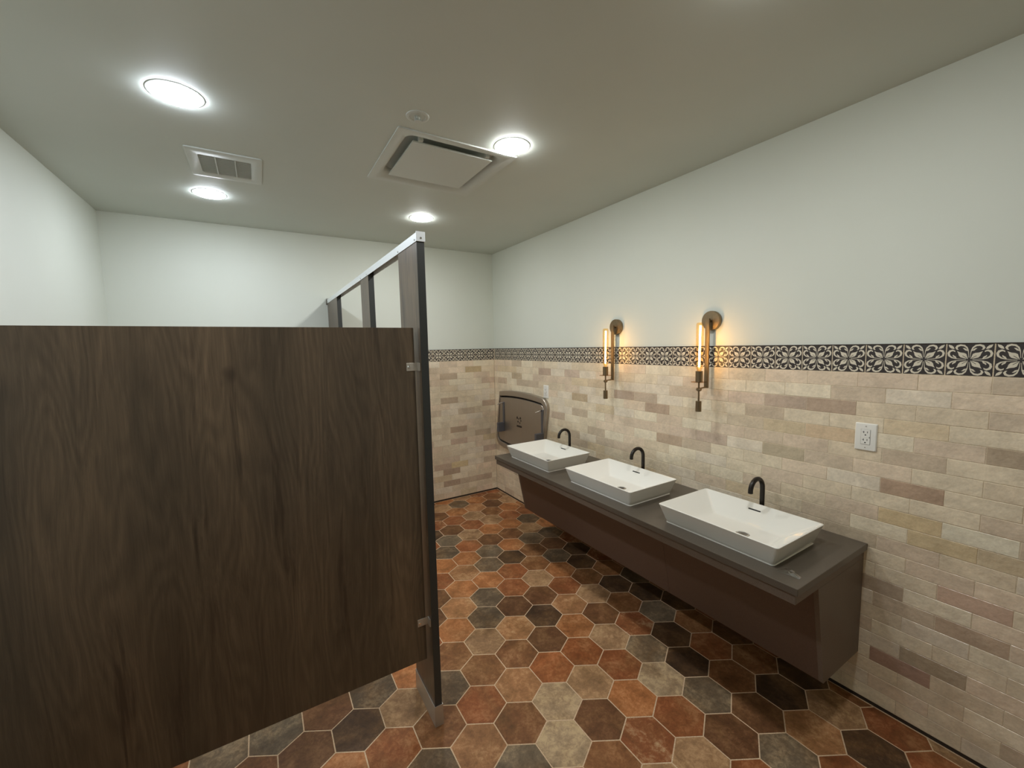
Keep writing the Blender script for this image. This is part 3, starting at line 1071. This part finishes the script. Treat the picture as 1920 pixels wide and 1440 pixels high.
# clear film / wet spot at the near corner
bm = bmesh.new()
rn = random.Random(3)
cn = bm.verts.new((0, 0, 0.010))
pr_ = []
for k in range(18):
    a = 2*pi*k/18
    r = 0.030 + 0.012*sin(3*a+0.6) + 0.006*rn.uniform(-1, 1)
    pr_.append((bm.verts.new((0.5*r*cos(a), 0.5*r*sin(a)*1.2, 0.005+0.009*rn.random())), bm.verts.new((r*cos(a), r*sin(a)*1.2, 0.0006+0.002*rn.random()))))
for k in range(18):
    (a1, a2), (b1, b2) = pr_[k], pr_[(k+1) % 18]
    bm.faces.new((cn, a1, b1)); bm.faces.new((a1, a2, b2, b1))
film = obj('plastic_film_scrap', bm, M_FILM, None, (-0.560, 0.775, ZT), smooth=True, angle=80)
tag(film, 'small crumpled clear film scrap glinting on the near front corner of the countertop', 'film')

# ================================================================== SCONCES
def make_sconce(loc, label):
    t = thing('wall_sconce', label, 'wall lamp', loc, 'brass wall sconces above the sinks')
    # origin on the wall plane (x = 0) at the height of the round plate; room is towards -x
    bm = bmesh.new()
    m = Matrix.Translation((0.0078, 0, 0)) @ Matrix.Rotation(radians(-90), 4, 'Y')
    lathe(bm, [(0.0565, 0.0), (0.0575, 0.002), (0.0575, 0.024), (0.056, 0.0262), (0.0, 0.0262)][:4], 48, m)
    obj('wall_plate', bm, M_BRASS, t, smooth=True)
    bm = bmesh.new(); box(bm, -0.0490, -0.0380, -0.0125, 0.0125, -0.402, 0.012, 0.0008, 1)
    cyl(bm, (-0.016, 0, 0.0), (-0.040, 0, 0.0), 0.0085, 16)
    obj('bar', bm, M_BRASS, t)
    bm = bmesh.new(); cyl(bm, (-0.045, 0, -0.397), (-0.112, 0, -0.402), 0.0048, 12); obj('arm', bm, M_BRASS, t, smooth=True)
    bm = bmesh.new(); cyl(bm, (-0.116, -0.0145, -0.406), (-0.116, 0.0145, -0.406), 0.0085, 18, 0.001)
    cyl(bm, (-0.116, 0, -0.417), (-0.116, 0, -0.396), 0.0095, 18, 0.001)
    obj('joint', bm, M_BRASS, t, smooth=True)
    bm = bmesh.new(); cyl(bm, (-0.116, 0, -0.480), (-0.116, 0, -0.358), 0.0052, 14); obj('stem', bm, M_BRASS, t, smooth=True)
    bm = bmesh.new(); cyl(bm, (-0.116, 0, -0.539), (-0.116, 0, -0.476), 0.0165, 28, 0.001); obj('weight', bm, M_BRASS, t, smooth=True)
    bm = bmesh.new(); cyl(bm, (-0.116, 0, -0.362), (-0.116, 0, -0.297), 0.0200, 30, 0.001); obj('socket', bm, M_BRASS, t, smooth=True)
    bm = bmesh.new(); cyl(bm, (-0.116, 0, -0.3635), (-0.116, 0, -0.3605), 0.045, 40); obj('drip_disc', bm, M_DISCG, t, smooth=True)
    bm = bmesh.new()
    m = Matrix.Translation((-0.116, 0, 0))
    lathe(bm, [(0.0125, -0.297), (0.0130, -0.288), (0.0195, -0.276), (0.0208, -0.262), (0.0208, -0.030), (0.0195, -0.018), (0.015, -0.0135), (0.004, -0.0125)], 32, m)
    bulb = obj('bulb', bm, M_GLASS, t, smooth=True)
    bm = bmesh.new()
    cyl(bm, (-0.116, 0.0012, -0.272), (-0.116, -0.0022, -0.030), 0.0052, 12)
    obj('filament', bm, M_FIL, bulb, smooth=True)
    return t
c1 = make_sconce((0.0, 1.492, 1.828), 'nearer brass wall sconce with a glowing tube bulb, between the near and middle sinks')
copy_thing(c1, (0.0, 2.266, 1.829), 'farther brass wall sconce with a glowing tube bulb, near the changing station')

# ================================================================== OUTLETS
def make_outlet(loc, label):
    t = thing('wall_outlet', label, 'outlet', loc, 'white wall outlets')
    bm = bmesh.new()
    def rr(hy, hz, x, r=0.004): return [(x, y, z) for y, z in rrect(hy, hz, r, 3)]
    loft(bm, [rr(0.0400, 0.0630, 0.0), rr(0.0400, 0.0630, -0.0025), rr(0.0365, 0.0595, -0.0065), rr(0.0355, 0.0585, -0.0068)], False, True)
    obj('cover_plate', bm, M_WHITEP, t, smooth=True, angle=25)
    bm = bmesh.new()
    box(bm, -0.0090, -0.0060, -0.0168, 0.0168, -0.0335, 0.0335, 0.0012, 2)
    r_ = obj('receptacle', bm, M_WHITEP, t)
    bm = bmesh.new()
    box(bm, -0.0072, -0.0064, -0.0176, 0.0176, -0.0343, 0.0343)
    obj('shadow_gap', bm, M_GREYP, t)
    bm = bmesh.new()
    for zc in (0.0185, -0.0165):
        box(bm, -0.00925, -0.0088, 0.0050, 0.0072, zc-0.001, zc+0.0085)          # neutral, upright
        box(bm, -0.00925, -0.0088, 0.0072, 0.0112, zc+0.0028, zc+0.0048)         # its side branch
        box(bm, -0.00925, -0.0088, -0.0078, -0.0058, zc-0.000, zc+0.0080)
        cyl(bm, (-0.0088, 0, zc-0.0085), (-0.00925, 0, zc-0.0085), 0.0026, 12)
        box(bm, -0.00925, -0.0088, -0.0026, 0.0026, zc-0.0112, zc-0.0088)
    box(bm, -0.00925, -0.0088, -0.0158, -0.0135, -0.004, 0.002)
    obj('socket_slots', bm, M_DARK, r_)
    bm = bmesh.new()
    for zc in (-0.0008, 0.0022):
        box(bm, -0.0098, -0.0088, -0.009, 0.009, zc-0.001, zc+0.001, 0.0003, 1)
    obj('test_buttons', bm, M_WHITEP, r_)
    for zc in (-0.0485, 0.0485):
        bm = bmesh.new(); cyl(bm, (-0.0064, 0, zc), (-0.0076, 0, zc), 0.0026, 12); obj('screw', bm, M_STEELV, t)
    return t
o1 = make_outlet((-0.0004, 0.7296, 1.2570), 'white duplex wall outlet above the near end of the countertop')
copy_thing(o1, (-0.0004, 3.1795, 1.2570), 'small looking white wall outlet at the corner of the changing station')

# ================================================================== CHANGING STATION
CY, CZ = 3.630, 0.882
t = thing('baby_changing_station', 'stainless steel baby changing station with arched edges on the wall in the far corner', 'changing station', (0, CY, CZ))
def arch(W, Hc, He, r, x, n=9, nt=18):
    """outline in (y, z): gently arched top and bottom, rounded corners"""
    top = []
    he = lambda y: He + (Hc-He)*(1-(y/W)**2)
    yc = W - r
    for k in range(nt+1):
        y = yc - 2*yc*k/nt
        top.append((y, he(y)))
    zc = he(yc) - r
    left = [(-yc - r*sin(radians(90*k/n)), zc + r*cos(radians(90*k/n))) for k in range(1, n+1)]
    half = top + left
    pts = half + [(-y, -z) for y, z in half]
    return [(x, y, z) for y, z in pts]
bm = bmesh.new()
loft(bm, [arch(0.500, 0.338, 0.300, 0.10, 0.0), arch(0.500, 0.338, 0.300, 0.10, -0.030), arch(0.495, 0.333, 0.296, 0.098, -0.036), arch(0.485, 0.323, 0.288, 0.095, -0.038),
          arch(0.462, 0.286, 0.258, 0.070, -0.038), arch(0.458, 0.282, 0.254, 0.068, -0.034), arch(0.456, 0.280, 0.252, 0.066, -0.006)], False, False)
obj('frame', bm, M_STEEL, t, smooth=True, angle=30)
bm = bmesh.new(); loft(bm, [arch(0.457, 0.281, 0.253, 0.067, -0.005), arch(0.457, 0.281, 0.253, 0.067, -0.007)], True, True)
obj('recess', bm, M_DARK, t)
bm = bmesh.new()
loft(bm, [arch(0.446, 0.264, 0.238, 0.060, -0.008), arch(0.446, 0.264, 0.238, 0.060, -0.028), arch(0.443, 0.261, 0.235, 0.058, -0.032)], False, True)
obj('door', bm, M_STEEL, t, smooth=True, angle=30)
def strap_unit(y):
    bm = bmesh.new()
    box(bm, -0.040, -0.0325, y-0.016, y+0.016, -0.13, 0.20, 0.002, 1)
    o = obj('strap_holder', bm, M_GREYP, t)
    bm = bmesh.new()
    cyl(bm, (-0.034, y, 0.195), (-0.112, y, 0.180), 0.0065, 14, 0.002)
    obj('hook', bm, M_CHROME, o, smooth=True)
    bm = bmesh.new()
    box(bm, -0.118, -0.034, y-0.017, y+0.017, -0.130, -0.028, 0.004, 2)
    obj('pocket', bm, M_GREYP, o)
strap_unit(0.315)
strap_unit(-0.425)
# small dark emblem in the middle of the door: arc, dots, bar
bm = bmesh.new()
def dot(y, z, r): cyl(bm, (-0.0319, y, z), (-0.0326, y, z), r, 14)
dot(0.034, 0.058, 0.014); dot(-0.028, 0.060, 0.013); dot(0.004, 0.050, 0.009); dot(-0.036, 0.034, 0.010)
dot(0.020, 0.018, 0.011); dot(-0.016, 0.008, 0.009)
box(bm, -0.0326, -0.0319, -0.052, 0.046, -0.040, -0.020)
obj('emblem', bm, M_TRIM, t)
